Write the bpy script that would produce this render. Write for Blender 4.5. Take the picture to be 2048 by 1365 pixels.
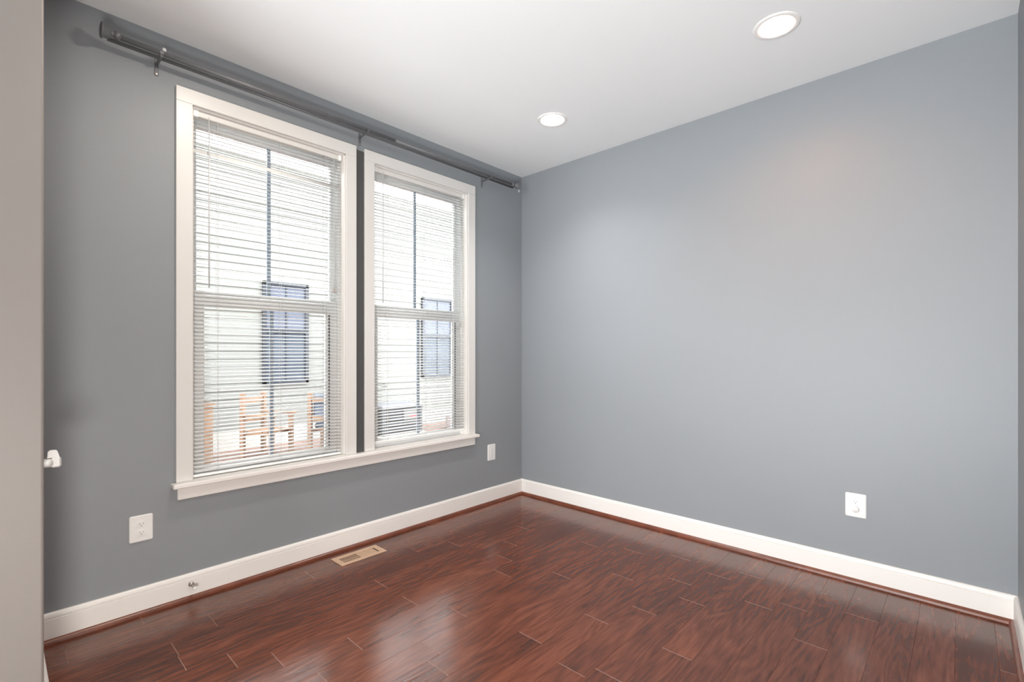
import bpy, math, random
from mathutils import Vector, Matrix
random.seed(7)
PI = math.pi
SC = bpy.context.scene
for o in list(bpy.data.objects):
    bpy.data.objects.remove(o, do_unlink=True)
COL = SC.collection

# ------------------------------------------------------------------ camera
F_PX, YAW, HORIZON = 968.3, 0.82068, 706.3
CAM = (2.8041, -3.1329, 1.2163)
cd = bpy.data.cameras.new('camera')
cd.sensor_fit = 'HORIZONTAL'; cd.sensor_width = 36.0
cd.lens = 36.0 * F_PX / 2048.0
cd.shift_y = (HORIZON - 682.5) / 2048.0
cd.clip_start = 0.02
cam = bpy.data.objects.new('camera', cd); COL.objects.link(cam)
fw = Vector((-math.cos(YAW), math.sin(YAW), 0)); rt = Vector((math.sin(YAW), math.cos(YAW), 0)); up = Vector((0, 0, 1))
cam.matrix_world = Matrix(((rt.x, up.x, -fw.x, CAM[0]), (rt.y, up.y, -fw.y, CAM[1]), (rt.z, up.z, -fw.z, CAM[2]), (0, 0, 0, 1)))
SC.camera = cam

# ------------------------------------------------------------------ world, colour management, large lights
SKY = 16.0
w = bpy.data.worlds.new('overcast_sky'); SC.world = w; w.use_nodes = True
bgn = w.node_tree.nodes['Background']
bgn.inputs[0].default_value = (0.93, 0.97, 1.0, 1); bgn.inputs[1].default_value = SKY
vs = SC.view_settings
vs.view_transform = 'Standard'; vs.look = 'None'; vs.exposure = -0.13; vs.gamma = 1.0; vs.use_curve_mapping = False
SC.cycles.use_denoising = True
SC.cycles.max_bounces = 10; SC.cycles.diffuse_bounces = 6; SC.cycles.transparent_max_bounces = 16
SC.cycles.sample_clamp_indirect = 6.0
SC.cycles.caustics_reflective = False; SC.cycles.caustics_refractive = False

def lamp(name, loc, kind, energy, color, rot=(0, 0, 0), **kw):
    l = bpy.data.lights.new(name, kind); l.energy = energy; l.color = color
    for k, v in kw.items(): setattr(l, k, v)
    o = bpy.data.objects.new(name, l); COL.objects.link(o); o.location = loc; o.rotation_euler = rot
    return o
def aim(p, q):
    return (Vector(q) - Vector(p)).to_track_quat('-Z', 'Y').to_euler()
# fill lights added behind the camera: two uplights on the ceiling, one low disk
P_UP = (2.75, -3.35, 0.6); P_LOW = (2.72, -3.4, 0.45)
lamp('fill_uplight', P_UP, 'SPOT', 75, (0.95, 1.0, 1.0), aim(P_UP, (1.75, -0.55, 2.74)), spot_size=math.radians(104), spot_blend=0.5, shadow_soft_size=0.4)
lamp('fill_uplight', P_UP, 'SPOT', 165, (0.97, 1.0, 1.0), aim(P_UP, (2.35, -0.75, 2.74)), spot_size=math.radians(90), spot_blend=0.6, shadow_soft_size=0.4)
lamp('fill_low_lamp', P_LOW, 'AREA', 45, (1.0, 0.945, 0.87), aim(P_LOW, (0.0, -1.6, 0.3)), shape='DISK', size=0.5)
DOWN_COL = [(1.0, 0.99, 0.98), (1.0, 0.43, 0.16), (1.0, 0.88, 0.76), (1.0, 0.85, 0.7)]
LIGHTS = [(0.842, -0.640), (2.168, -0.645), (0.842, -2.35), (2.168, -2.35)]
DOWN_W = [19.0, 7.5, 14.0, 9.0]
for i in (2, 3):                                   # the two recessed lights of the room behind the frame
    lamp('downlight_lamp', (LIGHTS[i][0], LIGHTS[i][1], 2.735), 'AREA', DOWN_W[i], DOWN_COL[i], shape='DISK', size=0.12)

# ------------------------------------------------------------------ materials
MATS = {}
def nt(name):
    m = bpy.data.materials.new(name); m.use_nodes = True
    n = m.node_tree; b = n.nodes['Principled BSDF']; MATS[name] = m
    return m, n, b
def N(n, typ, **kw):
    x = n.nodes.new(typ)
    for k, v in kw.items(): setattr(x, k, v)
    return x
def noise(n, scale, detail=3, rough=0.5, vec=None, dist=0.0):
    x = N(n, 'ShaderNodeTexNoise'); x.inputs['Scale'].default_value = scale
    x.inputs['Detail'].default_value = detail; x.inputs['Roughness'].default_value = rough
    x.inputs['Distortion'].default_value = dist
    if vec is not None: n.links.new(vec, x.inputs['Vector'])
    return x
def simple(name, col, rough=0.5, metal=0.0, spec=0.5, bump=0.0, bscale=200, var=0.0, vscale=6.0):
    m, n, b = nt(name)
    b.inputs['Base Color'].default_value = (*col, 1); b.inputs['Roughness'].default_value = rough
    b.inputs['Metallic'].default_value = metal; b.inputs['Specular IOR Level'].default_value = spec
    tc = N(n, 'ShaderNodeTexCoord')
    if var:
        nz = noise(n, vscale, 4, 0.55, tc.outputs['Object'])
        r = N(n, 'ShaderNodeValToRGB')
        r.color_ramp.elements[0].position = 0.3; r.color_ramp.elements[1].position = 0.7
        r.color_ramp.elements[0].color = (*[c * (1 - var) for c in col], 1)
        r.color_ramp.elements[1].color = (*[min(1, c * (1 + var)) for c in col], 1)
        n.links.new(nz.outputs['Fac'], r.inputs[0]); n.links.new(r.outputs[0], b.inputs['Base Color'])
    if bump:
        nb = noise(n, bscale, 3, 0.6, tc.outputs['Object'])
        bp = N(n, 'ShaderNodeBump'); bp.inputs['Strength'].default_value = bump; bp.inputs['Distance'].default_value = 0.001
        n.links.new(nb.outputs['Fac'], bp.inputs['Height']); n.links.new(bp.outputs[0], b.inputs['Normal'])
    return m

M_wall = simple('grey_wall_paint', (0.260, 0.278, 0.295), 0.5, spec=0.3, bump=0.25, bscale=260, var=0.012, vscale=2.0)
M_wall_warm = simple('warm_lit_wall_paint', (0.225, 0.205, 0.192), 0.5, spec=0.3, bump=0.25, bscale=260, var=0.012, vscale=2.0)  # wall grey with warm, dimmer light put into its colour
M_ceil = simple('white_ceiling_paint', (0.835, 0.855, 0.865), 0.8, spec=0.2, bump=0.15, bscale=220, var=0.006, vscale=2.0)
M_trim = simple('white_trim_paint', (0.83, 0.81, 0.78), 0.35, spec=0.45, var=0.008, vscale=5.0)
M_shaded_white = simple('shaded_white_paint', (0.70, 0.69, 0.67), 0.35, spec=0.45, var=0.008, vscale=5.0)  # same white as the trim, darkened to put shade into its colour
M_vinyl = simple('white_window_vinyl', (0.93, 0.94, 0.94), 0.35, var=0.006)
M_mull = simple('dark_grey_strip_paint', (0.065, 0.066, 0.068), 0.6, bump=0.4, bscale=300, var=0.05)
M_plate = simple('white_outlet_plastic', (0.80, 0.80, 0.79), 0.3, var=0.006)
M_catch = simple('off_white_catch_plastic', (0.50, 0.49, 0.475), 0.35, var=0.01)
M_slot = simple('dark_slot', (0.10, 0.10, 0.10), 0.6, var=0.02)
M_rod = simple('pewter_rod_metal', (0.15, 0.154, 0.162), 0.42, metal=0.25, var=0.05, vscale=30)
M_clip = simple('clear_white_plastic', (0.62, 0.63, 0.64), 0.25, var=0.01)
M_chrome = simple('brushed_nickel', (0.55, 0.50, 0.45), 0.3, metal=0.9, var=0.03)
M_rubber = simple('white_rubber', (0.82, 0.81, 0.78), 0.6, var=0.01)
M_reg = simple('tan_register_enamel', (0.57, 0.38, 0.25), 0.35, var=0.03, vscale=20)
M_duct = simple('dark_duct', (0.030, 0.016, 0.010), 0.7, var=0.1)
M_shoe = simple('stained_shoe_wood', (0.150, 0.045, 0.024), 0.3, spec=0.5, bump=0.3, bscale=90, var=0.25, vscale=14)
M_cord = simple('white_cord', (0.72, 0.73, 0.74), 0.7, var=0.01)
M_tassel = simple('grey_tassel_plastic', (0.40, 0.37, 0.36), 0.4, var=0.02)
M_muntin = simple('grey_blue_muntin', (0.30, 0.36, 0.44), 0.45, var=0.02)
M_gasket = simple('dark_grey_gasket', (0.12, 0.125, 0.13), 0.6, var=0.03)
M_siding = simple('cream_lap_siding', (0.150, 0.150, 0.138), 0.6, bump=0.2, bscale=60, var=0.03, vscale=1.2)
M_black = simple('black_window_frame', (0.016, 0.019, 0.028), 0.4, var=0.05)
M_found = simple('grey_foundation', (0.42, 0.40, 0.37), 0.85, bump=0.5, bscale=40, var=0.08)
M_ac = simple('grey_blue_enamel', (0.028, 0.036, 0.046), 0.45, var=0.05)
M_actop = simple('pale_grey_enamel', (0.11, 0.112, 0.13), 0.45, var=0.03)
M_red = simple('red_sticker', (0.50, 0.05, 0.06), 0.5, var=0.02)
M_cedar = simple('orange_cedar', (0.19, 0.112, 0.068), 0.6, bump=0.3, bscale=40, var=0.18, vscale=12)
M_cush = simple('slate_cushion_cloth', (0.08, 0.10, 0.14), 0.9, bump=0.5, bscale=200, var=0.08)
M_leaf = simple('dark_purple_leaf', (0.09, 0.055, 0.065), 0.6, var=0.3, vscale=9)
M_bucket = simple('white_bucket_plastic', (0.80, 0.79, 0.82), 0.4, var=0.01)
M_tap = simple('weathered_brass', (0.30, 0.29, 0.22), 0.45, metal=0.5, var=0.08)

def emis(name, col, s):
    m, n, b = nt(name)
    b.inputs['Base Color'].default_value = (0.8, 0.8, 0.8, 1)
    b.inputs['Emission Color'].default_value = (*col, 1); b.inputs['Emission Strength'].default_value = s
    return m
M_lens = emis('lit_lamp_lens', (1.0, 0.95, 0.88), 6.0)
M_reflector = simple('white_reflector', (0.90, 0.89, 0.87), 0.3, var=0.004)

# slats: white vinyl that lets a little light through
m, n, b = nt('white_slat_vinyl'); M_slat = m
b.inputs['Base Color'].default_value = (0.79, 0.80, 0.79, 1); b.inputs['Roughness'].default_value = 0.4
tr = N(n, 'ShaderNodeBsdfTranslucent'); tr.inputs[0].default_value = (0.8, 0.81, 0.8, 1)
mx = N(n, 'ShaderNodeMixShader'); mx.inputs[0].default_value = 0.06
n.links.new(b.outputs[0], mx.inputs[1]); n.links.new(tr.outputs[0], mx.inputs[2])
n.links.new(mx.outputs[0], n.nodes['Material Output'].inputs['Surface'])

# window glass: clear with fresnel reflection
m, n, b = nt('window_glass'); M_glass = m
n.nodes.remove(b)
t_ = N(n, 'ShaderNodeBsdfTransparent'); t_.inputs[0].default_value = (0.97, 0.98, 0.975, 1)
g_ = N(n, 'ShaderNodeBsdfGlossy'); g_.inputs['Roughness'].default_value = 0.02
fr = N(n, 'ShaderNodeFresnel'); fr.inputs[0].default_value = 1.3
mx = N(n, 'ShaderNodeMixShader'); n.links.new(fr.outputs[0], mx.inputs[0])
n.links.new(t_.outputs[0], mx.inputs[1]); n.links.new(g_.outputs[0], mx.inputs[2])
n.links.new(mx.outputs[0], n.nodes['Material Output'].inputs['Surface'])

# neighbour's panes: pale blind behind reflecting glass, with fine horizontal slat lines
m, n, b = nt('blind_behind_glass'); M_npane = m
tc = N(n, 'ShaderNodeTexCoord'); wv = N(n, 'ShaderNodeTexWave', bands_direction='Z')
wv.inputs['Scale'].default_value = 6.0
n.links.new(tc.outputs['Object'], wv.inputs['Vector'])
r = N(n, 'ShaderNodeValToRGB'); r.color_ramp.elements[0].color = (0.046, 0.055, 0.071, 1); r.color_ramp.elements[1].color = (0.080, 0.092, 0.114, 1)
n.links.new(wv.outputs['Fac'], r.inputs[0]); n.links.new(r.outputs[0], b.inputs['Base Color'])
b.inputs['Roughness'].default_value = 0.2; b.inputs['Specular IOR Level'].default_value = 0.2
M_npane2 = simple('pale_sky_tinted_glass', (0.095, 0.104, 0.134), 0.15, spec=0.2, var=0.1, vscale=1.5)  # sky reflection put into the pale base colour

# brick patio
m, n, b = nt('brick_patio'); M_brick = m
tc = N(n, 'ShaderNodeTexCoord'); br = N(n, 'ShaderNodeTexBrick')
br.inputs['Scale'].default_value = 4.0; br.inputs['Color1'].default_value = (0.115, 0.056, 0.042, 1)
br.inputs['Color2'].default_value = (0.18, 0.10, 0.078, 1); br.inputs['Mortar'].default_value = (0.16, 0.145, 0.132, 1)
br.inputs['Mortar Size'].default_value = 0.012
n.links.new(tc.outputs['Object'], br.inputs['Vector']); n.links.new(br.outputs['Color'], b.inputs['Base Color'])
b.inputs['Roughness'].default_value = 0.85

# hand-scraped hickory floor: grain per plank from the face attribute "plank"
def wood(name, lit_end=False):
    m, n, b = nt(name); L = n.links.new
    geo = N(n, 'ShaderNodeTexCoord'); at = N(n, 'ShaderNodeAttribute'); at.attribute_name = 'plank'
    sc = N(n, 'ShaderNodeVectorMath', operation='MULTIPLY_ADD')
    sc.inputs[1].default_value = (1, 1, 1); L(geo.outputs['Object'], sc.inputs[0])
    sh = N(n, 'ShaderNodeVectorMath', operation='SCALE'); sh.inputs['Scale'].default_value = 37.0
    L(at.outputs['Color'], sh.inputs[0]); L(sh.outputs[0], sc.inputs[2])
    def stretched(sx, sy):
        v = N(n, 'ShaderNodeVectorMath', operation='MULTIPLY'); v.inputs[1].default_value = (sx, sy, 1)
        L(sc.outputs[0], v.inputs[0]); return v.outputs[0]
    fine = noise(n, 1.0, 6, 0.62, stretched(75, 7.0), 0.5)
    field = noise(n, 1.0, 2, 0.45, stretched(6.5, 1.0), 0.3)       # contour lines of this field read as cathedral grain
    mul = N(n, 'ShaderNodeMath', operation='MULTIPLY'); mul.inputs[1].default_value = 80.0
    L(field.outputs['Fac'], mul.inputs[0])
    sn = N(n, 'ShaderNodeMath', operation='SINE'); L(mul.outputs[0], sn.inputs[0])
    rings = N(n, 'ShaderNodeMapRange'); rings.inputs['From Min'].default_value = -1.0; L(sn.outputs[0], rings.inputs['Value'])
    blotch = noise(n, 1.0, 3, 0.5, stretched(5.0, 1.6), 0.2)
    a1 = N(n, 'ShaderNodeMath', operation='MULTIPLY_ADD'); a1.inputs[1].default_value = 0.13
    L(rings.outputs[0], a1.inputs[0])
    a0 = N(n, 'ShaderNodeMath', operation='MULTIPLY_ADD'); a0.inputs[1].default_value = 0.72; a0.inputs[2].default_value = -0.235
    L(fine.outputs['Fac'], a0.inputs[0]); L(a0.outputs[0], a1.inputs[2])
    a2 = N(n, 'ShaderNodeMath', operation='MULTIPLY_ADD'); a2.inputs[1].default_value = 0.55
    L(blotch.outputs['Fac'], a2.inputs[0]); L(a1.outputs[0], a2.inputs[2])
    sp = N(n, 'ShaderNodeSeparateColor'); L(at.outputs['Color'], sp.inputs[0])
    a3 = N(n, 'ShaderNodeMath', operation='MULTIPLY_ADD'); a3.inputs[1].default_value = 0.14
    L(sp.outputs['Red'], a3.inputs[0]); L(a2.outputs[0], a3.inputs[2])
    rp = N(n, 'ShaderNodeValToRGB'); cr = rp.color_ramp
    cr.elements[0].position = 0.22; cr.elements[0].color = (0.040, 0.0115, 0.0055, 1)
    cr.elements[1].position = 0.95; cr.elements[1].color = (0.250, 0.078, 0.038, 1)
    e = cr.elements.new(0.55); e.color = (0.130, 0.036, 0.0165, 1)
    L(a3.outputs[0], rp.inputs[0])
    if lit_end:
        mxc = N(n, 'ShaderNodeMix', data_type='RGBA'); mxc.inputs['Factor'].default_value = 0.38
        mxc.inputs['B'].default_value = (0.52, 0.34, 0.28, 1)  # light caught on the end bevels, put in as paler colour
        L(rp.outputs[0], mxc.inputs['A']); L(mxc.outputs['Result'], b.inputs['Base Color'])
    else:
        L(rp.outputs[0], b.inputs['Base Color'])
    scr = noise(n, 1.0, 3, 0.5, stretched(22, 11.0), 0.8)              # shallow hand-scraped dents
    h1 = N(n, 'ShaderNodeMath', operation='MULTIPLY_ADD'); h1.inputs[1].default_value = 0.9
    L(scr.outputs['Fac'], h1.inputs[0])
    h2 = N(n, 'ShaderNodeMath', operation='MULTIPLY_ADD'); h2.inputs[1].default_value = 0.16
    L(rings.outputs[0], h2.inputs[0])
    h3 = N(n, 'ShaderNodeMath', operation='MULTIPLY'); h3.inputs[1].default_value = 0.16
    L(fine.outputs['Fac'], h3.inputs[0]); L(h3.outputs[0], h2.inputs[2]); L(h2.outputs[0], h1.inputs[2])
    bp = N(n, 'ShaderNodeBump'); bp.inputs['Strength'].default_value = 0.45; bp.inputs['Distance'].default_value = 0.0014
    L(h1.outputs[0], bp.inputs['Height']); L(bp.outputs[0], b.inputs['Normal'])
    rr = N(n, 'ShaderNodeMapRange'); rr.inputs['To Min'].default_value = 0.13; rr.inputs['To Max'].default_value = 0.26
    L(fine.outputs['Fac'], rr.inputs['Value'])
    if lit_end: b.inputs['Roughness'].default_value = 0.6
    else: L(rr.outputs[0], b.inputs['Roughness'])
    b.inputs['IOR'].default_value = 1.62
    return m
M_floor = wood('hickory_floor'); M_lit_end = wood('lit_plank_end', True)

# ------------------------------------------------------------------ mesh helpers
class MB:
    def __init__(s): s.v = []; s.f = []; s.m = []; s.mi = 0; s.sm = []; s.smooth = False
    def face(s, idx): s.f.append(tuple(idx)); s.m.append(s.mi); s.sm.append(s.smooth)
    def poly(s, pts):
        k = len(s.v); s.v += [tuple(p) for p in pts]; s.face(range(k, k + len(pts)))
    def box(s, a, b, bev=0.0):
        x0, y0, z0 = [min(p, q) for p, q in zip(a, b)]; x1, y1, z1 = [max(p, q) for p, q in zip(a, b)]
        if bev <= 0:
            k = len(s.v)
            s.v += [(x0, y0, z0), (x1, y0, z0), (x1, y1, z0), (x0, y1, z0), (x0, y0, z1), (x1, y0, z1), (x1, y1, z1), (x0, y1, z1)]
            for q in ((0, 3, 2, 1), (4, 5, 6, 7), (0, 1, 5, 4), (1, 2, 6, 5), (2, 3, 7, 6), (3, 0, 4, 7)): s.face([k + i for i in q])
        else:
            B = min(bev, (x1 - x0) / 2.01, (y1 - y0) / 2.01, (z1 - z0) / 2.01)
            lo = (x0, y0, z0); hi = (x1, y1, z1)
            def P(c, ax):          # corner c (0/1 each) moved in on the two axes other than ax
                return tuple((hi[i] if c[i] else lo[i]) if i == ax else (hi[i] - B if c[i] else lo[i] + B) for i in range(3))
            k = len(s.v); ids = {}
            for cx in (0, 1):
                for cy in (0, 1):
                    for cz in (0, 1):
                        for ax in range(3):
                            ids[(cx, cy, cz, ax)] = len(s.v); s.v.append(P((cx, cy, cz), ax))
            def I(c, ax): return ids[(*c, ax)]
            def add(q, outward):
                pts = [Vector(s.v[i]) for i in q]
                nrm = (pts[1] - pts[0]).cross(pts[2] - pts[0])
                s.face(q if nrm.dot(Vector(outward)) > 0 else q[::-1])
            for ax in range(3):
                o1, o2 = [i for i in range(3) if i != ax]
                for side in (0, 1):
                    cs = []
                    for p, q in ((0, 0), (1, 0), (1, 1), (0, 1)):
                        c = [0, 0, 0]; c[ax] = side; c[o1] = p; c[o2] = q; cs.append(tuple(c))
                    d = [0, 0, 0]; d[ax] = 1 if side else -1
                    add([I(c, ax) for c in cs], d)
            for ax in range(3):     # edges running along ax
                o1, o2 = [i for i in range(3) if i != ax]
                for p in (0, 1):
                    for q in (0, 1):
                        c0 = [0, 0, 0]; c0[o1] = p; c0[o2] = q; c1 = list(c0); c1[ax] = 1
                        d = [0, 0, 0]; d[o1] = 1 if p else -1; d[o2] = 1 if q else -1
                        add([I(c0, o1), I(c1, o1), I(c1, o2), I(c0, o2)], d)
            for cx in (0, 1):
                for cy in (0, 1):
                    for cz in (0, 1):
                        c = (cx, cy, cz); add([I(c, 0), I(c, 1), I(c, 2)], [1 if t else -1 for t in c])
        return s
    def tube(s, p, q, r0, r1=None, seg=20, caps=True):
        r1 = r0 if r1 is None else r1
        p = Vector(p); q = Vector(q); d = (q - p).normalized()
        u = d.orthogonal().normalized(); w_ = d.cross(u)
        k = len(s.v)
        for c, r_ in ((p, r0), (q, r1)):
            for i in range(seg):
                a = 2 * PI * i / seg; s.v.append(tuple(c + u * r_ * math.cos(a) + w_ * r_ * math.sin(a)))
        s.smooth = True
        for i in range(seg):
            j = (i + 1) % seg; s.face((k + i, k + j, k + seg + j, k + seg + i))
        s.smooth = False
        if caps:
            s.face([k + i for i in range(seg)][::-1]); s.face([k + seg + i for i in range(seg)])
        return s
    def lathe(s, o, axis, prof, seg=40, close=False):
        o = Vector(o); d = Vector(axis).normalized(); u = d.orthogonal().normalized(); w_ = d.cross(u)
        k = len(s.v); n_ = len(prof)
        for (r_, h) in prof:
            for i in range(seg):
                a = 2 * PI * i / seg; s.v.append(tuple(o + d * h + (u * math.cos(a) + w_ * math.sin(a)) * r_))
        s.smooth = True
        for t in range(n_ - 1 + (1 if close else 0)):
            t2 = (t + 1) % n_
            for i in range(seg):
                j = (i + 1) % seg; s.face((k + t * seg + i, k + t * seg + j, k + t2 * seg + j, k + t2 * seg + i))
        s.smooth = False
        if not close:
            if prof[0][0] > 1e-6: s.face([k + i for i in range(seg)][::-1])
            if prof[-1][0] > 1e-6: s.face([k + (n_ - 1) * seg + i for i in range(seg)])
        return s
    def prism(s, prof, fn, t0, t1):
        """extrude a closed 2-D profile; fn(a, b, t) -> 3-D point"""
        k = len(s.v); n_ = len(prof)
        for t in (t0, t1):
            for a, b_ in prof: s.v.append(tuple(fn(a, b_, t)))
        for i in range(n_):
            j = (i + 1) % n_; s.face((k + i, k + j, k + n_ + j, k + n_ + i))
        s.face([k + i for i in range(n_)][::-1]); s.face([k + n_ + i for i in range(n_)])
        return s
    def build(s, name, mats, parent=None, loc=None, fix=True):
        me = bpy.data.meshes.new(name); me.from_pydata(s.v, [], s.f)
        if not isinstance(mats, (list, tuple)): mats = [mats]
        for m_ in mats: me.materials.append(m_)
        me.polygons.foreach_set('material_index', s.m); me.polygons.foreach_set('use_smooth', s.sm)
        if fix:
            import bmesh
            bm = bmesh.new(); bm.from_mesh(me); bmesh.ops.recalc_face_normals(bm, faces=bm.faces); bm.to_mesh(me); bm.free()
        me.update()
        o = bpy.data.objects.new(name, me); COL.objects.link(o)
        if parent is not None: o.parent = parent
        if loc is not None: o.location = loc
        return o
def tag(o, label, cat=None, group=None, kind=None):
    if label: o['label'] = label
    if cat: o['category'] = cat
    if group: o['group'] = group
    if kind: o['kind'] = kind
    return o
def thing(name, loc, label, cat, group=None, kind=None):
    o = bpy.data.objects.new(name, None); o.empty_display_size = 0.1; COL.objects.link(o); o.location = loc
    return tag(o, label, cat, group, kind)
def struct(o, label, cat): return tag(o, label, cat, None, 'structure')

# ------------------------------------------------------------------ room dimensions
H = 2.74; XR = 2.984; Y0 = 0.0; YE = -6.5
WIN = [(-2.457, -1.643), (-1.445, -0.631)]          # clear openings along the window wall
Z_ST, Z_HD = 0.563, 2.446                           # bottom of the stool, head of the opening
WT = 0.15

# ------------------------------------------------------------------ large structure
mb = MB()                                           # window wall with two openings
ys = [YE - 0.1, WIN[0][0], WIN[0][1], WIN[1][0], WIN[1][1], 0.15]
for i in range(5):
    if i in (1, 3):
        mb.box((-WT, ys[i], -0.3), (0, ys[i + 1], Z_ST)); mb.box((-WT, ys[i], Z_HD), (0, ys[i + 1], H + 0.1))
    else: mb.box((-WT, ys[i], -0.3), (0, ys[i + 1], H + 0.1))
struct(mb.build('wall_left', M_wall), 'grey painted wall with the two windows', 'wall')
mb = MB(); mb.box((-WT, 0, -0.1), (XR + 0.15, 0.15, H + 0.1))
struct(mb.build('wall_back', M_wall), 'blank grey wall lit by the recessed lights', 'wall')
mb = MB(); mb.box((XR, YE, -0.1), (XR + 0.15, 0.0, H + 0.1))
struct(mb.build('wall_right', M_wall), 'sliver of grey wall at the right edge of the photo', 'wall')
# short wall by the opening, with rounded drywall corners
X1, YI, YO = 0.60, -3.0176, -3.148
prof = [(0, YI)]
rc = 0.008
for k in range(5):
    a = PI / 2 - k * PI / 8; prof.append((X1 - rc + rc * math.cos(a), YI - rc + rc * math.sin(a)))
for k in range(5):
    a = -k * PI / 8; prof.append((X1 - rc + rc * math.cos(a), YO + rc + rc * math.sin(a)))
prof.append((0, YO))
mb = MB(); mb.prism(prof, lambda a, b_, t: (a, b_, t), -0.002, H)
struct(mb.build('wall_front', M_wall_warm), 'end of the near wall along the left edge of the photo', 'wall')
mb = MB()                                           # far wall of the adjoining hall, with an open gap added to let daylight in
mb.box((0, YE - 0.1, -0.1), (0.4, YE, H + 0.1)); mb.box((XR - 0.2, YE - 0.1, -0.1), (XR, YE, H + 0.1)); mb.box((0.4, YE - 0.1, 2.4), (XR - 0.2, YE, H + 0.1))
struct(mb.build('wall_hall', M_wall_warm), 'far wall of the hall behind the camera', 'wall')

mb = MB(); mb.box((-WT, YE - 0.1, H + 0.1), (XR + 0.15, 3.0, 5.7)); mb.box((-WT, 0.15, -0.3), (XR + 0.15, 3.0, H + 0.1))  # unseen mass added to block sky light between the houses
struct(mb.build('wall_sky_block', M_siding), 'unseen house block added to cut the sky light on the neighbouring wall', 'wall')

# ceiling with round cut-outs for the two recessed lights
mb = MB()
R_HOLE = 0.076; HS = 0.14
xs = sorted([-WT, XR + 0.15] + [c + s_ for c in (LIGHTS[0][0], LIGHTS[1][0]) for s_ in (-HS, HS)])
yc = -0.6425
yy = [YE - 0.1, yc - HS, yc + HS, 0.15]
for i in range(5):
    for j in range(3):
        if j == 1 and i in (1, 3):
            lx, ly = LIGHTS[0] if i == 1 else LIGHTS[1]
            SEG = 48; k = len(mb.v)
            for q in range(SEG):
                a = 2 * PI * q / SEG; c, s_ = math.cos(a), math.sin(a)
                mb.v.append((lx + R_HOLE * c, ly + R_HOLE * s_, H))
                f = 1 / max(abs(c), abs(s_)); cx = (xs[i] + xs[i + 1]) / 2
                mb.v.append((cx + HS * c * f, yc + HS * s_ * f, H))
            for q in range(SEG):
                r_ = (q + 1) % SEG; mb.face((k + 2 * q, k + 2 * r_, k + 2 * r_ + 1, k + 2 * q + 1))
        else:
            mb.poly([(xs[i], yy[j], H), (xs[i], yy[j + 1], H), (xs[i + 1], yy[j + 1], H), (xs[i + 1], yy[j], H)])
mb.poly([(-WT, YE - 0.1, H + 0.1), (XR + 0.15, YE - 0.1, H + 0.1), (XR + 0.15, 0.15, H + 0.1), (-WT, 0.15, H + 0.1)])
struct(mb.build('ceiling', M_ceil, fix=False), 'smooth white ceiling with recessed lights', 'ceiling')

# floor: planks as they lie in the photo (butt joints measured), eased edges
PW = 0.1266
JOINTS = {-12: [-2.668, -1.05], -11: [-1.95, -0.75], -10: [-2.45, -1.36], -9: [-2.622, -1.131], -8: [-1.74, -0.62], -7: [-1.737 - 0.75, -0.88],
          -6: [-1.737, -1.062], -5: [-2.10, -1.216], -4: [-2.290, -1.645, -0.55], -3: [-1.90, -1.015], -2: [-1.963, -0.455],
          -1: [-1.568, -0.80], 0: [-2.15, -1.252, -0.35], 1: [-1.037, -0.641], 2: [-1.55, -0.803, -0.438], 3: [-1.25, -0.31],
          4: [-1.75, -0.62], 5: [-1.42, -0.52], 6: [-0.807], 7: [-1.3, -0.41], 8: [-0.95], 9: [-1.25], 10: [-0.75], 11: [-0.5]}
mb = MB(); cols = []
for k in range(-12, 12):
    x0 = max(0.0, 1.514 + PW * k); x1 = min(XR, 1.514 + PW * (k + 1))
    js = sorted(JOINTS[k]); y = js[0]
    while y > YE: y -= random.uniform(0.5, 1.25); js.append(max(y, YE))
    js = sorted(set(js)) + [0.0]
    for a, b_ in zip(js[:-1], js[1:]):
        col = (random.random(), random.random(), random.random(), 1)
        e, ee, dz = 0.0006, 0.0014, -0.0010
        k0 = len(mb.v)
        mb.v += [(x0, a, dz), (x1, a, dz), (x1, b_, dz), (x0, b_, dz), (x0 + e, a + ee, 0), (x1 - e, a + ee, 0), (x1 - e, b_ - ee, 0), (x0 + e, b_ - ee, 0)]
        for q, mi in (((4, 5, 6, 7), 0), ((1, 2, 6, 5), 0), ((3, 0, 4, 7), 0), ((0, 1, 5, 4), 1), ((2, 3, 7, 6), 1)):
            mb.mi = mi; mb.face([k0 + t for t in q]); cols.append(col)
fl = mb.build('floor', [M_floor, M_lit_end], fix=False)
at = fl.data.attributes.new('plank', 'FLOAT_COLOR', 'FACE')
for i, c in enumerate(cols): at.data[i].color = c
struct(fl, 'dark red-brown hand-scraped hardwood plank floor', 'floor')

# baseboards with a beaded cap, and stained shoe moulding
BH = 0.126
bp_ = [(0, 0), (0.0145, 0), (0.0145, 0.099), (0.0125, 0.1005), (0.0125, 0.1025), (0.0145, 0.104), (0.0142, 0.112), (0.0115, 0.120), (0.007, 0.1245), (0.004, BH), (0, BH)]
sp_ = [(0.0145, 0), (0.0315, 0)] + [(0.0145 + 0.017 * math.cos(a), 0.020 * math.sin(a)) for a in [PI / 2 * t / 6 for t in range(1, 7)]]
def run(nm, prof, mat, side, label, cat):
    mb = MB()
    if side == 'left': mb.prism(prof, lambda a, b_, t: (a, t if t < -1 else t, b_), YI, -0.0)
    if side == 'back': mb.prism(prof, lambda a, b_, t: (t, -a, b_), 0.0, XR)
    if side == 'right': mb.prism(prof, lambda a, b_, t: (XR - a, t, b_), YE, 0.0)
    if side == 'front': mb.prism(prof, lambda a, b_, t: (t, YI + a, b_), 0.0, X1 - 0.012)
    return struct(mb.build(nm, mat), label, cat)
run('baseboard_left', bp_, M_trim, 'left', 'white beaded baseboard under the windows', 'baseboard')
run('baseboard_back', bp_, M_trim, 'back', 'white beaded baseboard along the blank back wall', 'baseboard')
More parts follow.
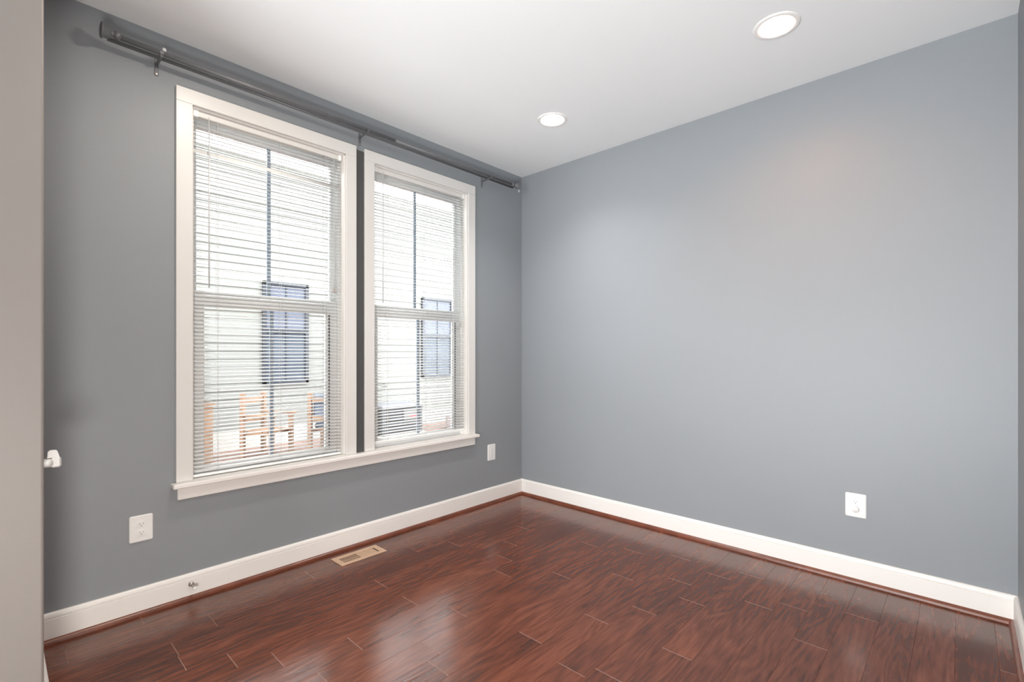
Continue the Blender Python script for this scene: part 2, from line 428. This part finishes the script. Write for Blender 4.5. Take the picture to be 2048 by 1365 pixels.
run('baseboard_right', bp_, M_trim, 'right', 'white baseboard at the right edge of the photo', 'baseboard')
run('baseboard_front', bp_, M_trim, 'front', 'white baseboard on the inner face of the near wall', 'baseboard')
run('trim_1', sp_, M_shoe, 'left', 'brown quarter-round along the floor under the windows', 'moulding')
run('trim_2', sp_, M_shoe, 'back', 'brown quarter-round along the floor at the back wall', 'moulding')
run('trim_3', sp_, M_shoe, 'right', 'brown quarter-round along the floor at the right edge', 'moulding')

# ------------------------------------------------------------------ windows
CW, CT = 0.0695, 0.018
def window(idx, y0, y1):
    w_ = thing('window_%d' % (idx + 1), (0, (y0 + y1) / 2, 0.585), ['white cased double-hung window nearer the camera', 'white cased double-hung window nearer the back corner'][idx], 'window', None, 'structure')
    O = Vector(w_.location)
    def B(mb, a, b_, bev=0.0): mb.box(tuple(Vector(a) - O), tuple(Vector(b_) - O), bev)
    for (a, b_) in (((0, y0 - CW, 0.585), (CT, y0, Z_HD)), ((0, y1, 0.585), (CT, y1 + CW, Z_HD)), ((0, y0 - CW, Z_HD), (CT, y1 + CW, Z_HD + 0.072))):
        mb = MB(); B(mb, a, b_, 0.002); mb.build('casing', M_shaded_white, w_)
    mb = MB(); t = 0.006                             # jamb lining
    B(mb, (-0.15, y0, 0.585), (0.001, y0 + t, Z_HD)); B(mb, (-0.15, y1 - t, 0.585), (0.001, y1, Z_HD))
    B(mb, (-0.15, y0, Z_HD - t), (0.001, y1, Z_HD))
    mb.build('jamb', M_trim, w_)
    a0, a1 = y0 + t, y1 - t
    mb = MB()                                        # vinyl main frame, carries the fixed upper light
    B(mb, (-0.145, a0, 0.585), (-0.055, a0 + 0.016, Z_HD - t)); B(mb, (-0.145, a1 - 0.016, 0.585), (-0.055, a1, Z_HD - t))
    B(mb, (-0.145, a0 + 0.016, Z_HD - 0.030), (-0.055, a1 - 0.016, Z_HD - t)); B(mb, (-0.145, a0 + 0.016, 0.585), (-0.060, a1 - 0.016, 0.600))
    fr_ = mb.build('frame', M_vinyl, w_)
    u0, u1 = y0 + 0.044, y1 - 0.044                  # upper glass
    ut, ub = 2.386, 1.535
    mb = MB()
    B(mb, (-0.135, a0 + 0.016, ub - 0.03), (-0.100, u0, Z_HD - 0.03), 0.003); B(mb, (-0.135, u1, ub - 0.03), (-0.100, a1 - 0.016, Z_HD - 0.03), 0.003)
    B(mb, (-0.135, u0, ut), (-0.100, u1, Z_HD - 0.03), 0.003); B(mb, (-0.135, u0, ub - 0.035), (-0.100, u1, ub), 0.003)
    us = mb.build('upper_sash', M_vinyl, w_)
    mb = MB(); B(mb, (-0.119, u0, ub), (-0.116, u1, ut)); mb.build('glass', M_glass, us)
    mb = MB(); yc_ = (y0 + y1) / 2; B(mb, (-0.123, yc_ - 0.0095, ub), (-0.112, yc_ + 0.0095, ut)); mb.build('muntin', M_muntin, us)
    l0, l1 = y0 + 0.069, y1 - 0.088                  # lower glass
    lt, lb = 1.456, 0.637
    mb = MB()
    B(mb, (-0.095, a0 + 0.017, 0.601), (-0.058, l0, 1.535), 0.003); B(mb, (-0.095, l1, 0.601), (-0.058, a1 - 0.017, 1.535), 0.003)
    B(mb, (-0.095, l0, lt), (-0.058, l1, 1.535), 0.003); B(mb, (-0.095, l0, 0.601), (-0.058, l1, lb), 0.003)
    ls = mb.build('lower_sash', M_vinyl, w_)
    mb = MB(); B(mb, (-0.078, l0, lb), (-0.075, l1, lt)); mb.build('glass', M_glass, ls)
    mb = MB(); B(mb, (-0.083, yc_ - 0.0095, lb), (-0.070, yc_ + 0.0095, lt)); mb.build('muntin', M_muntin, ls)
    mb = MB()
    B(mb, (-0.0581, l1 + 0.010, 0.63), (-0.0572, l1 + 0.019, 1.45))
    mb.build('gasket', M_gasket, ls)
    return w_
for i, (a, b_) in enumerate(WIN): window(i, a, b_)
mb = MB(); mb.box((-0.14, WIN[0][0], Z_ST), (0.0, WIN[0][1], 0.585)); mb.box((-0.14, WIN[1][0], Z_ST), (0.0, WIN[1][1], 0.585))
mb.box((0.0, -2.546, Z_ST), (0.060, -0.552, 0.585), 0.004)
struct(mb.build('trim_4', M_trim), 'white window stool running under both windows', 'window sill')
mb = MB(); mb.box((0, -2.520, 0.500), (0.017, -0.563, Z_ST), 0.002)
struct(mb.build('trim_5', M_trim), 'white apron board below the window stool', 'trim')
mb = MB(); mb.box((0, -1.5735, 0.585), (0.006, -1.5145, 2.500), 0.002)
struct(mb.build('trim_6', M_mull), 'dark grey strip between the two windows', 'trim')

# ------------------------------------------------------------------ blinds
PITCH, SLAT_D = 0.0197, 0.0255
def slat_profile(tilt):
    top, bot = [], []
    for i in range(7):
        u = -0.5 + i / 6; x = u * SLAT_D; z = 0.0022 * (1 - (2 * u) ** 2)
        top.append((x, z)); bot.append((x, z - 0.0007))
    c, s_ = math.cos(tilt), math.sin(tilt)
    return [(x * c + z * s_, -x * s_ + z * c) for x, z in top + bot[::-1]]    # positive tilt: room-side edge down
def blind(idx, y0, y1, zb, label):
    xc = -0.030
    t = thing('window_blind', (xc, (y0 + y1) / 2, 2.446), label, 'blind', 'horizontal blinds in the windows')
    O = Vector(t.location)
    def L_(p): return tuple(Vector(p) - O)
    a0, a1 = y0 + 0.010, y1 - 0.012
    mb = MB(); mb.box(L_((xc - 0.013, a0, 2.4095)), L_((xc + 0.013, a1, 2.4395)), 0.002); mb.build('headrail', M_shaded_white, t)  # headrail shadow painted in with the darker white
    for yb in (a0 + 0.012, a1 - 0.012):
        mb = MB(); mb.box(L_((xc - 0.015, yb - 0.011, 2.407)), L_((xc + 0.0145, yb + 0.011, 2.4405)), 0.002); mb.build('mounting_bracket', M_vinyl, t)
    mb = MB(); z = 2.398; i = 0
    flip = 8 if idx == 0 else -1
    while z > zb + 0.022:
        tl = math.radians(11 + random.uniform(-2.0, 2.0)); zz = z + random.uniform(-0.0007, 0.0007)
        if i == flip: tl = math.radians(70)
        sag = random.uniform(-0.0008, 0.0008)
        k = len(mb.v); pr = slat_profile(tl); n_ = len(pr)
        for s_ in (0, 0.5, 1):
            for x, dz in pr: mb.v.append(L_((xc + x, a0 + 0.003 + (a1 - a0 - 0.006) * s_, zz + dz + (sag if s_ == 0.5 else 0))))
        mb.smooth = True
        for g in (0, 1):
            for q in range(n_):
                r_ = (q + 1) % n_; mb.face((k + g * n_ + q, k + g * n_ + r_, k + (g + 1) * n_ + r_, k + (g + 1) * n_ + q))
        mb.smooth = False
        mb.face([k + q for q in range(n_)][::-1]); mb.face([k + 2 * n_ + q for q in range(n_)])
        z -= PITCH; i += 1
    mb.build('slats', M_slat, t)
    mb = MB(); mb.box(L_((xc - 0.013, a0 + 0.002, zb)), L_((xc + 0.013, a1 - 0.002, zb + 0.012)), 0.003)
    br_ = mb.build('bottom_rail', M_vinyl, t)
    for yb in (y0 + 0.119, (y0 + y1) / 2 + 0.03, y1 - 0.118):
        mb = MB()
        for dx in (-0.0135, 0.0135): mb.tube(L_((xc + dx, yb, zb + 0.006)), L_((xc + dx, yb, 2.412)), 0.0007, seg=6)
        mb.tube(L_((xc, yb + 0.006, zb + 0.006)), L_((xc, yb + 0.006, 2.412)), 0.0006, seg=6)
        mb.build('ladder_cord', M_cord, t)
        mb = MB(); mb.tube(L_((xc, yb, zb - 0.002)), L_((xc, yb, zb + 0.002)), 0.005, seg=12); mb.build('cord_button', M_clip, br_)
    yw = y0 + 0.078
    mb = MB(); mb.tube(L_((xc + 0.020, yw, 1.55)), L_((xc + 0.018, yw, 2.395)), 0.0032, seg=8)
    mb.tube(L_((xc + 0.018, yw, 2.395)), L_((xc + 0.014, yw, 2.420)), 0.0018, seg=8); mb.build('tilt_wand', M_clip, t)
    yt = y1 - 0.063; zt = 1.602 if idx == 0 else 1.439
    mb = MB()
    for d in (-0.002, 0.002): mb.tube(L_((xc + 0.019, yt + d, zt + 0.012)), L_((xc + 0.0165, yt + d * 2, 2.412)), 0.0008, seg=6)
    lc = mb.build('lift_cord', M_cord, t)
    for d in (-0.006, 0.006) if idx == 0 else (0.0,):
        mb = MB(); mb.lathe(L_((xc + 0.021, yt + d, zt - 0.018)), (0, 0, 1), [(0.0085, 0), (0.0085, 0.004), (0.006, 0.020), (0.0035, 0.032), (0.0015, 0.034)], 14)
        mb.build('tassel', M_tassel, lc)
    return t
blind(0, *WIN[0], 0.590, 'white mini blind in the window nearer the camera, one slat flipped near the top')
blind(1, *WIN[1], 0.622, 'white mini blind in the window nearer the corner, bottom rail clear of the sill')

# ------------------------------------------------------------------ curtain rod
yl, yr, zr = -2.82, -0.165, 2.600
XF, XB = 0.100, 0.056
t = thing('curtain_rod', (0, (yl + yr) / 2, zr), 'long grey double curtain rod mounted above both windows', 'curtain rod')
O = Vector(t.location)
def L_(p): return tuple(Vector(p) - O)
ym = -1.35
mb = MB(); mb.tube(L_((XF, yl + 0.05, zr)), L_((XF, ym, zr)), 0.0115, seg=20); mb.tube(L_((XF, ym, zr)), L_((XF, yr - 0.03, zr)), 0.0095, seg=20)
mb.build('front_rod', M_rod, t)
mb = MB(); mb.tube(L_((XB, yl + 0.03, zr - 0.004)), L_((XB, yr - 0.01, zr - 0.004)), 0.0085, seg=18); mb.build('rear_rod', M_rod, t)
for (y_, sgn) in ((yl, 1), (yr, -1)):
    big = 1.0 if sgn == 1 else 0.72
    mb = MB(); mb.lathe(L_((XF, y_, zr + 0.004 * big)), (0, sgn, 0), [(0.0, 0), (0.026 * big, 0.001), (0.034 * big, 0.004), (0.034 * big, 0.009), (0.028 * big, 0.010), (0.028 * big, 0.032), (0.016, 0.034), (0.012, 0.042), (0.012, 0.048), (0.0175, 0.050), (0.0175, 0.068), (0.0125, 0.070)], 28)
    mb.build('finial', M_rod, t)
for y_ in (-2.602, -1.545, -0.478):
    mb = MB(); mb.box(L_((0, y_ - 0.008, 2.533)), L_((0.004, y_ + 0.008, 2.612)), 0.0015)
    mb.box(L_((0.003, y_ - 0.0055, 2.580)), L_((XF + 0.006, y_ + 0.0055, 2.5865)), 0.001)
    for xx, rr_ in ((XF, 0.0125), (XB, 0.0095)):
        zc = zr if xx == XF else zr - 0.004
        pts = [(xx + rr_ * math.cos(a), zc + rr_ * math.sin(a)) for a in [PI + PI * q / 10 for q in range(11)]]
        ptt = [(xx + (rr_ + 0.003) * math.cos(a), zc + (rr_ + 0.003) * math.sin(a)) for a in [PI + PI * q / 10 for q in range(11)]]
        mb.prism(pts + ptt[::-1], lambda a, b_, tt: L_((a, tt, b_)), y_ - 0.007, y_ + 0.007)
    b0 = mb.build('bracket', M_rod, t)
    mb = MB(); mb.tube(L_((0.003, y_, 2.541)), L_((0.006, y_, 2.541)), 0.004, seg=12); mb.build('screw', M_chrome, b0)
    if y_ < -2 :
        mb = MB(); mb.box(L_((XF - 0.006, y_ + 0.004, zr + 0.009)), L_((XF + 0.006, y_ + 0.018, zr + 0.026)), 0.002); mb.build('clip', M_clip, t)
mb = MB(); mb.box((0, -0.047, 2.600), (0.010, -0.037, 2.622), 0.002); mb.tube((0.008, -0.042, 2.611), (0.022, -0.042, 2.611), 0.003, seg=10)
tag(mb.build('wall_hook', M_clip), 'tiny white hook on the window wall just past the right end of the rod', 'hook')

# ------------------------------------------------------------------ recessed lights
def downlight(i, label):
    lx, ly = LIGHTS[i]
    t = thing('recessed_light', (lx, ly, H), label, 'ceiling light', 'recessed ceiling lights')
    mb = MB(); mb.lathe((0, 0, 0), (0, 0, -1), [(0.074, 0.0), (0.0985, 0.0), (0.0985, 0.002), (0.094, 0.0045), (0.080, 0.006), (0.074, 0.003)], 48, close=True)
    mb.build('trim_ring', M_reflector, t)
    mb = MB(); mb.smooth = True
    k = 0; S = 48
    dp = (0.088, 0.055)[i]
    for (r_, h) in ((0.0745, -0.002), (0.0735, 0.006), (0.066, dp * 0.75), (0.062, dp)):
        for q in range(S): mb.v.append((r_ * math.cos(2 * PI * q / S), r_ * math.sin(2 * PI * q / S), h))
    for g in range(3):
        for q in range(S):
            r_ = (q + 1) % S; mb.face((g * S + q, (g + 1) * S + q, (g + 1) * S + r_, g * S + r_))
    mb.build('reflector', M_reflector, t, fix=False)
    mb = MB(); mb.lathe((0, 0, dp + 0.004), (0, 0, -1), [(0.062, 0), (0.062, 0.004), (0.045, 0.009), (0.02, 0.012), (0.0, 0.0125)], 48); mb.build('lens', M_lens, t)
    lp = lamp('lamp', (0, 0, dp - 0.012), 'AREA', DOWN_W[i], DOWN_COL[i], shape='DISK', size=0.10); lp.parent = t
downlight(0, 'lit white recessed light in the ceiling nearer the windows')
downlight(1, 'lit white recessed light in the ceiling nearer the right wall')

# ------------------------------------------------------------------ outlets (local frame: u along the wall, n out of it)
def outlet(org, U, Nn, wd, ht, label, n_sock=2):
    t = thing('wall_outlet', org, label, 'outlet', 'duplex wall outlets')
    U = Vector(U); Nn = Vector(Nn)
    def P(u, n_, z): return tuple(U * u + Nn * n_ + Vector((0, 0, z)))
    def rrect(w_, h_, r_, seg=5):
        out = []
        for cx, cz, a0 in ((w_ / 2 - r_, h_ / 2 - r_, 0), (-w_ / 2 + r_, h_ / 2 - r_, PI / 2), (-w_ / 2 + r_, -h_ / 2 + r_, PI), (w_ / 2 - r_, -h_ / 2 + r_, 1.5 * PI)):
            for q in range(seg + 1): a = a0 + PI / 2 * q / seg; out.append((cx + r_ * math.cos(a), cz + r_ * math.sin(a)))
        return out
    mb = MB(); lay = [(0.0, 0.0), (0.003, 0.0), (0.0055, 0.0035)]; k = 0
    base = None; n_ = 24
    for h_, ins in lay:
        for (u, z) in rrect(wd - 2 * ins, ht - 2 * ins, 0.007): mb.v.append(P(u, h_, z))
    for g in range(2):
        for q in range(n_): r_ = (q + 1) % n_; mb.face((g * n_ + q, g * n_ + r_, (g + 1) * n_ + r_, (g + 1) * n_ + q))
    mb.face([2 * n_ + q for q in range(n_)]); mb.face([q for q in range(n_)][::-1])
    mb.build('cover_plate', M_plate, t)
    for zc in (0.0195, -0.0195):
        out = []
        for q in range(32):
            a = 2 * PI * q / 32; u = 0.0172 * math.cos(a); z = 0.0172 * math.sin(a); out.append((u, max(-0.0125, min(0.0125, z)) + zc))
        mb = MB(); mb.prism(out, lambda a, b_, tt: P(a, tt, b_), 0.0050, 0.0082)
        s_ = mb.build('receptacle', M_plate, t)
        mb = MB()
        for (u, hh) in ((-0.0063, 0.0042), (0.0063, 0.0034)):
            mb.prism([(u - 0.0008, zc + 0.003 - hh), (u + 0.0008, zc + 0.003 - hh), (u + 0.0008, zc + 0.003 + hh), (u - 0.0008, zc + 0.003 + hh)], lambda a, b_, tt: P(a, tt, b_), 0.0080, 0.0084)
        mb.prism([(0.0022 * math.cos(2 * PI * q / 10), zc - 0.0068 + 0.0022 * math.sin(2 * PI * q / 10)) for q in range(10)], lambda a, b_, tt: P(a, tt, b_), 0.0080, 0.0084)
        mb.build('slots', M_slot, s_)
    mb = MB(); mb.tube(P(0, 0.005, 0), P(0, 0.0062, 0), 0.003, seg=12); mb.build('screw', M_plate, t)
    return t
outlet((0, -2.6605, 0.399), (0, 1, 0), (1, 0, 0), 0.089, 0.122, 'white wall outlet below the left end of the windows')
outlet((0, -0.3695, 0.409), (0, 1, 0), (1, 0, 0), 0.085, 0.130, 'white wall outlet between the windows and the back corner')
outlet((2.386, 0, 0.405), (1, 0, 0), (0, -1, 0), 0.092, 0.126, 'white wall outlet on the blank back wall')
mb = MB(); mb.lathe((2.386, -0.0080, 0.3855), (0, -1, 0), [(0.0165, 0), (0.0165, 0.007), (0.0150, 0.010), (0.0, 0.0105)], 28)
mb.box((2.378, -0.0205, 0.3845), (2.394, -0.0175, 0.3865), 0.0008)
tag(mb.build('safety_plug', M_plate), 'round white plug in the lower socket of the back wall outlet', 'plug')

# ------------------------------------------------------------------ door stop, floor register, catch
t = thing('door_stop', (0.0145, -2.464, 0.074), 'small metal door stop with white tip on the baseboard', 'door stop')
mb = MB(); mb.lathe((0, 0, 0), (1, 0, 0), [(0.0125, 0), (0.0125, 0.003), (0.009, 0.006), (0.006, 0.010)], 20); mb.build('base', M_chrome, t)
mb = MB(); mb.tube((0.008, 0, 0), (0.056, 0, -0.002), 0.0052, seg=16); mb.build('stem', M_chrome, t)
mb = MB(); mb.lathe((0.054, 0, -0.002), (1, 0, 0), [(0.0075, 0), (0.0085, 0.004), (0.008, 0.014), (0.005, 0.0165)], 18); mb.build('bumper', M_rubber, t)

ry0, ry1, rx0, rx1 = -1.777, -1.482, 0.0855, 0.2185
t = thing('floor_register', ((rx0 + rx1) / 2, (ry0 + ry1) / 2, 0.0), 'tan metal floor register set in the planks by the window wall', 'floor vent')
O = Vector(t.location)
mb = MB(); ix0, ix1, iy0, iy1 = rx0 + 0.031, rx1 - 0.031, ry0 + 0.033, ry1 - 0.033; z1 = 0.0035
mb.box(L_((rx0, ry0, 0)), L_((ix0, ry1, z1)), 0.0012); mb.box(L_((ix1, ry0, 0)), L_((rx1, ry1, z1)), 0.0012)
mb.box(L_((ix0 - 0.002, ry0, 0)), L_((ix1 + 0.002, iy0, z1)), 0.0012); mb.box(L_((ix0 - 0.002, iy1, 0)), L_((ix1 + 0.002, ry1, z1)), 0.0012)
mid = (iy0 + iy1) / 2; mb.box(L_((ix0 - 0.002, mid - 0.005, 0)), L_((ix1 + 0.002, mid + 0.005, z1)), 0.0008)
mb.build('faceplate', M_reg, t)
mb = MB(); mb.box(L_((ix0 - 0.001, iy0 - 0.001, 0.0001)), L_((ix1 + 0.001, iy1 + 0.001, 0.0006))); mb.build('duct_opening', M_duct, t)
mb = MB(); nb = 9
for q in range(nb):
    y_ = iy0 + (mid - 0.005 - iy0) * (q + 0.62) / nb; mb.box(L_((ix0, y_ - 0.0018, 0.0006)), L_((ix1, y_ + 0.0018, 0.0032)))
mb.box(L_(((ix0 + ix1) / 2 + 0.010, iy0, 0.0006)), L_(((ix0 + ix1) / 2 + 0.013, mid - 0.005, 0.0030)))
for q in range(nb):
    y_ = mid + 0.005 + (iy1 - 0.010 - mid - 0.005) * (q + 0.5) / nb
    mb.box(L_((ix0 + 0.004, y_ - 0.0052, 0.0006)), L_((ix1, y_ + 0.0046, 0.0030)), 0.0009)
mb.build('louvers', M_reg, t)

t = thing('wall_catch', (X1 - 0.019, YI, 0.862), 'small white plastic catch sticking out past the near wall edge', 'catch')
mb = MB(); mb.tube((0, -0.001, -0.011), (0, 0.022, -0.011), 0.0150, seg=24); mb.build('stub', M_catch, t)
mb = MB(); mb.box((-0.013, 0.017, -0.028), (0.013, 0.0425, 0.006), 0.005); mb.build('body', M_catch, t)
mb = MB(); mb.prism([(0.008, 0.005), (0.0385, 0.005), (0.0330, 0.026), (0.0290, 0.030), (0.0142, 0.030), (0.0095, 0.0255)], lambda a, b_, tt: (tt, a, b_), -0.008, 0.008); mb.build('cap', M_catch, t)

# ------------------------------------------------------------------ outdoors, seen through the slats
GZ = -0.30
mb = MB(); mb.box((-5.52, -9, GZ - 0.1), (-WT, 14, GZ)); struct(mb.build('ground', M_brick), 'reddish brick paving outside the windows', 'ground')
t = thing('neighbour_house', (-5.5, 2.0, GZ), 'cream sided house with black windows seen through the blinds', 'house')
O = Vector(t.location); XH = -5.5
mb = MB(); z = 0.0; ex = 0.125
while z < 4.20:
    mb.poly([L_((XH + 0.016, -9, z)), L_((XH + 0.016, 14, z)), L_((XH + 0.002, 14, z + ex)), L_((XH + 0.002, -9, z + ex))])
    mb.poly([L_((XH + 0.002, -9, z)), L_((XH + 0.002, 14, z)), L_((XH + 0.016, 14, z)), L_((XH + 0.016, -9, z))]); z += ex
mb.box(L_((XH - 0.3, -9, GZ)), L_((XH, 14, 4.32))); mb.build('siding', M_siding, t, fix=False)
mb = MB(); mb.box(L_((XH, -9, GZ)), L_((XH + 0.012, 14, 0.0))); mb.build('foundation', M_found, t)
mb = MB(); mb.box(L_((XH - 0.32, -9, 4.32)), L_((XH + 0.03, 14, 4.35))); mb.build('roof_edge', M_vinyl, t)
for (ya, yb) in ((-0.158, 0.586), (2.984, 3.810)):
    za, zb, zm = 0.700, 2.385, 1.585; fx = XH + 0.055; fw_ = 0.055
    mb = MB()
    mb.box(L_((XH, ya, za)), L_((fx, ya + fw_, zb)), 0.004); mb.box(L_((XH, yb - fw_, za)), L_((fx, yb, zb)), 0.004)
    mb.box(L_((XH, ya, zb - fw_)), L_((fx, yb, zb)), 0.004); mb.box(L_((XH, ya, za)), L_((fx, yb, za + fw_)), 0.004)
    mb.box(L_((XH, ya + fw_, zm - 0.03)), L_((fx - 0.005, yb - fw_, zm + 0.03)), 0.004)
    f = mb.build('window_frame', M_black, t)
    yc_ = (ya + yb) / 2
    mb = MB(); mb.box(L_((XH + 0.017, ya + fw_, zm + 0.03)), L_((XH + 0.024, yb - fw_, zb - fw_))); mb.build('upper_pane', M_npane2, f)
    mb = MB(); mb.box(L_((XH + 0.017, ya + fw_, za + fw_)), L_((XH + 0.022, yb - fw_, zm - 0.03))); mb.build('lower_pane', M_npane, f)
    mb = MB(); mb.box(L_((XH + 0.022, yc_ - 0.009, za + fw_)), L_((XH + 0.034, yc_ + 0.009, zb - fw_))); mb.build('muntin', M_black, f)
# condenser unit
t = thing('condenser_unit', (-4.95, 1.92, GZ), 'dark grey air conditioner outside beside the cream house, with a red sticker', 'air conditioner')
mb = MB(); mb.box((-0.42, -0.48, 0), (0.42, 0.48, 0.05), 0.006); mb.build('pad', M_found, t)
mb = MB(); mb.box((-0.33, -0.40, 0.05), (0.33, 0.40, 0.53)); mb.build('coil', M_duct, t)
mb = MB()
for sx in (-1, 1):
    for sy in (-1, 1): mb.box((sx * 0.30, sy * 0.37, 0.05), (sx * 0.36, sy * 0.43, 0.54), 0.006)
for q in range(14):
    z = 0.08 + q * 0.033
    mb.box((0.325, -0.37, z), (0.350, 0.37, z + 0.017)); mb.box((-0.350, -0.37, z), (-0.325, 0.37, z + 0.017))
    mb.box((-0.30, -0.420, z), (0.30, -0.395, z + 0.017)); mb.box((-0.30, 0.395, z), (0.30, 0.420, z + 0.017))
mb.build('grille', M_ac, t)
mb = MB(); mb.box((-0.37, -0.44, 0.53), (0.37, 0.44, 0.575), 0.012); mb.build('lid', M_actop, t)
mb = MB(); mb.box((0.345, 0.02, 0.30), (0.362, 0.33, 0.50), 0.003); pn = mb.build('panel', M_slot, t)
mb = MB(); mb.box((0.3615, 0.16, 0.335), (0.3635, 0.31, 0.385)); tag(mb.build('sticker', M_red, pn), 'red rectangular sticker')
# garden chairs of orange wood
def chair(loc, rz, label, cushion):
    t = thing('garden_chair', loc, label, 'chair', 'wooden garden chairs outside'); t.rotation_euler = (0, 0, rz)
    for sy in (-1, 1):
        mb = MB(); mb.box((-0.26, sy * 0.23 - 0.03, 0), (-0.20, sy * 0.23 + 0.03, 0.93), 0.004); mb.build('rear_leg', M_cedar, t)
        mb = MB(); mb.box((0.20, sy * 0.23 - 0.03, 0), (0.26, sy * 0.23 + 0.03, 0.60), 0.004); mb.build('front_leg', M_cedar, t)
        mb = MB(); mb.box((-0.26, sy * 0.23 - 0.04, 0.60), (0.30, sy * 0.23 + 0.04, 0.625), 0.004); mb.build('armrest', M_cedar, t)
    mb = MB()
    for q in range(5): mb.box((-0.20 + q * 0.09, -0.20, 0.36), (-0.125 + q * 0.09, 0.20, 0.385), 0.003)
    mb.box((-0.20, -0.20, 0.32), (0.24, -0.17, 0.36)); mb.box((-0.20, 0.17, 0.32), (0.24, 0.20, 0.36)); mb.build('seat', M_cedar, t)
    for z in (0.50, 0.78):
        mb = MB(); mb.box((-0.245, -0.20, z), (-0.215, 0.20, z + 0.07), 0.003); mb.build('back_rail', M_cedar, t)
    if cushion:
        mb = MB(); mb.box((-0.18, -0.195, 0.385), (0.24, 0.195, 0.46), 0.025); mb.box((-0.212, -0.195, 0.47), (-0.15, 0.195, 0.90), 0.025); mb.build('cushion', M_cush, t)
    return t
chair((-4.75, -0.35, GZ), 0.60, 'bare orange wooden garden chair outside the nearer window', False)
chair((-4.30, 0.42, GZ), 2.3, 'orange wooden garden chair with slate cushion outside the nearer window', True)
t = thing('planter_box', (-4.95, -1.21, GZ), 'orange wooden planter box outside at the left of the nearer window', 'planter')
mb = MB(); mb.box((-0.16, -0.16, 0.0), (0.16, 0.16, 0.80), 0.006)
mb.box((-0.18, -0.18, 0.78), (0.18, 0.18, 0.83), 0.005); mb.build('box', M_cedar, t)
mb = MB(); mb.box((-0.145, -0.145, 0.80), (0.145, 0.145, 0.84), 0.01); mb.build('soil', M_duct, t)
# leafy shrub and bucket at the right of the farther window
t = thing('shrub', (-4.9, 3.62, GZ), 'dark leggy shrub outside at the right of the farther window', 'shrub')
stems = MB(); lv = MB()
for q in range(14):
    a = random.uniform(0, 2 * PI); rr_ = random.uniform(0.05, 0.36); hh = random.uniform(0.25, 0.62)
    p = Vector((0, 0, 0)); q1 = Vector((rr_ * 0.4 * math.cos(a), rr_ * 0.4 * math.sin(a), hh * 0.6)); q2 = Vector((rr_ * math.cos(a), rr_ * math.sin(a), hh))
    stems.tube(p, q1, 0.006, 0.004, 6); stems.tube(q1, q2, 0.004, 0.002, 6)
    for s_ in range(10):
        f = random.uniform(0.2, 1); c = q1.lerp(q2, f) if f > 0.4 else p.lerp(q1, f * 2)
        d = Vector((random.uniform(-1, 1), random.uniform(-1, 1), random.uniform(-0.2, 0.8))).normalized(); e = d.cross(Vector((0, 0, 1))).normalized() * 0.016
        n_ = d.cross(e).normalized() * 0.004
        k = len(lv.v); lv.v += [tuple(c), tuple(c + d * 0.035 + e + n_), tuple(c + d * 0.075), tuple(c + d * 0.035 - e + n_), tuple(c + d * 0.035 - n_)]
        for fc in ((0, 1, 4), (1, 2, 4), (2, 3, 4), (3, 0, 4), (0, 3, 2, 1)): lv.face([k + i for i in fc])
stems.build('stems', M_leaf, t); lv.build('leaves', M_leaf, t, fix=False)
t = thing('bucket', (-4.75, 3.18, GZ), 'white plastic bucket outside beside the dark shrub', 'bucket')
mb = MB(); mb.lathe((0, 0, 0), (0, 0, 1), [(0.10, 0), (0.125, 0.26), (0.135, 0.265), (0.135, 0.285), (0.122, 0.285), (0.098, 0.02), (0.0, 0.02)], 28); mb.build('pail', M_bucket, t)
mb = MB()
pts = [Vector((0, 0.137 * math.cos(a), 0.27 + 0.10 * math.sin(a))) for a in [PI * q / 12 for q in range(13)]]
for p, q in zip(pts[:-1], pts[1:]): mb.tube(p, q, 0.004, seg=8)
mb.build('handle', M_chrome, t)
t = thing('garden_tap', (XH + 0.012, 2.13, 0.58), 'small weathered tap on the cream siding above the air conditioner', 'tap')
mb = MB(); mb.tube((0, 0, 0), (0.09, 0, 0), 0.016, seg=12); mb.tube((0.075, 0, 0.0), (0.10, 0, -0.09), 0.014, seg=12); mb.build('spout', M_tap, t)
mb = MB(); mb.lathe((0.07, 0, 0.05), (0, 0, 1), [(0.045, 0), (0.05, 0.006), (0.045, 0.012)], 16); mb.tube((0.07, 0, 0), (0.07, 0, 0.055), 0.007, seg=8); mb.build('handwheel', M_tap, t)
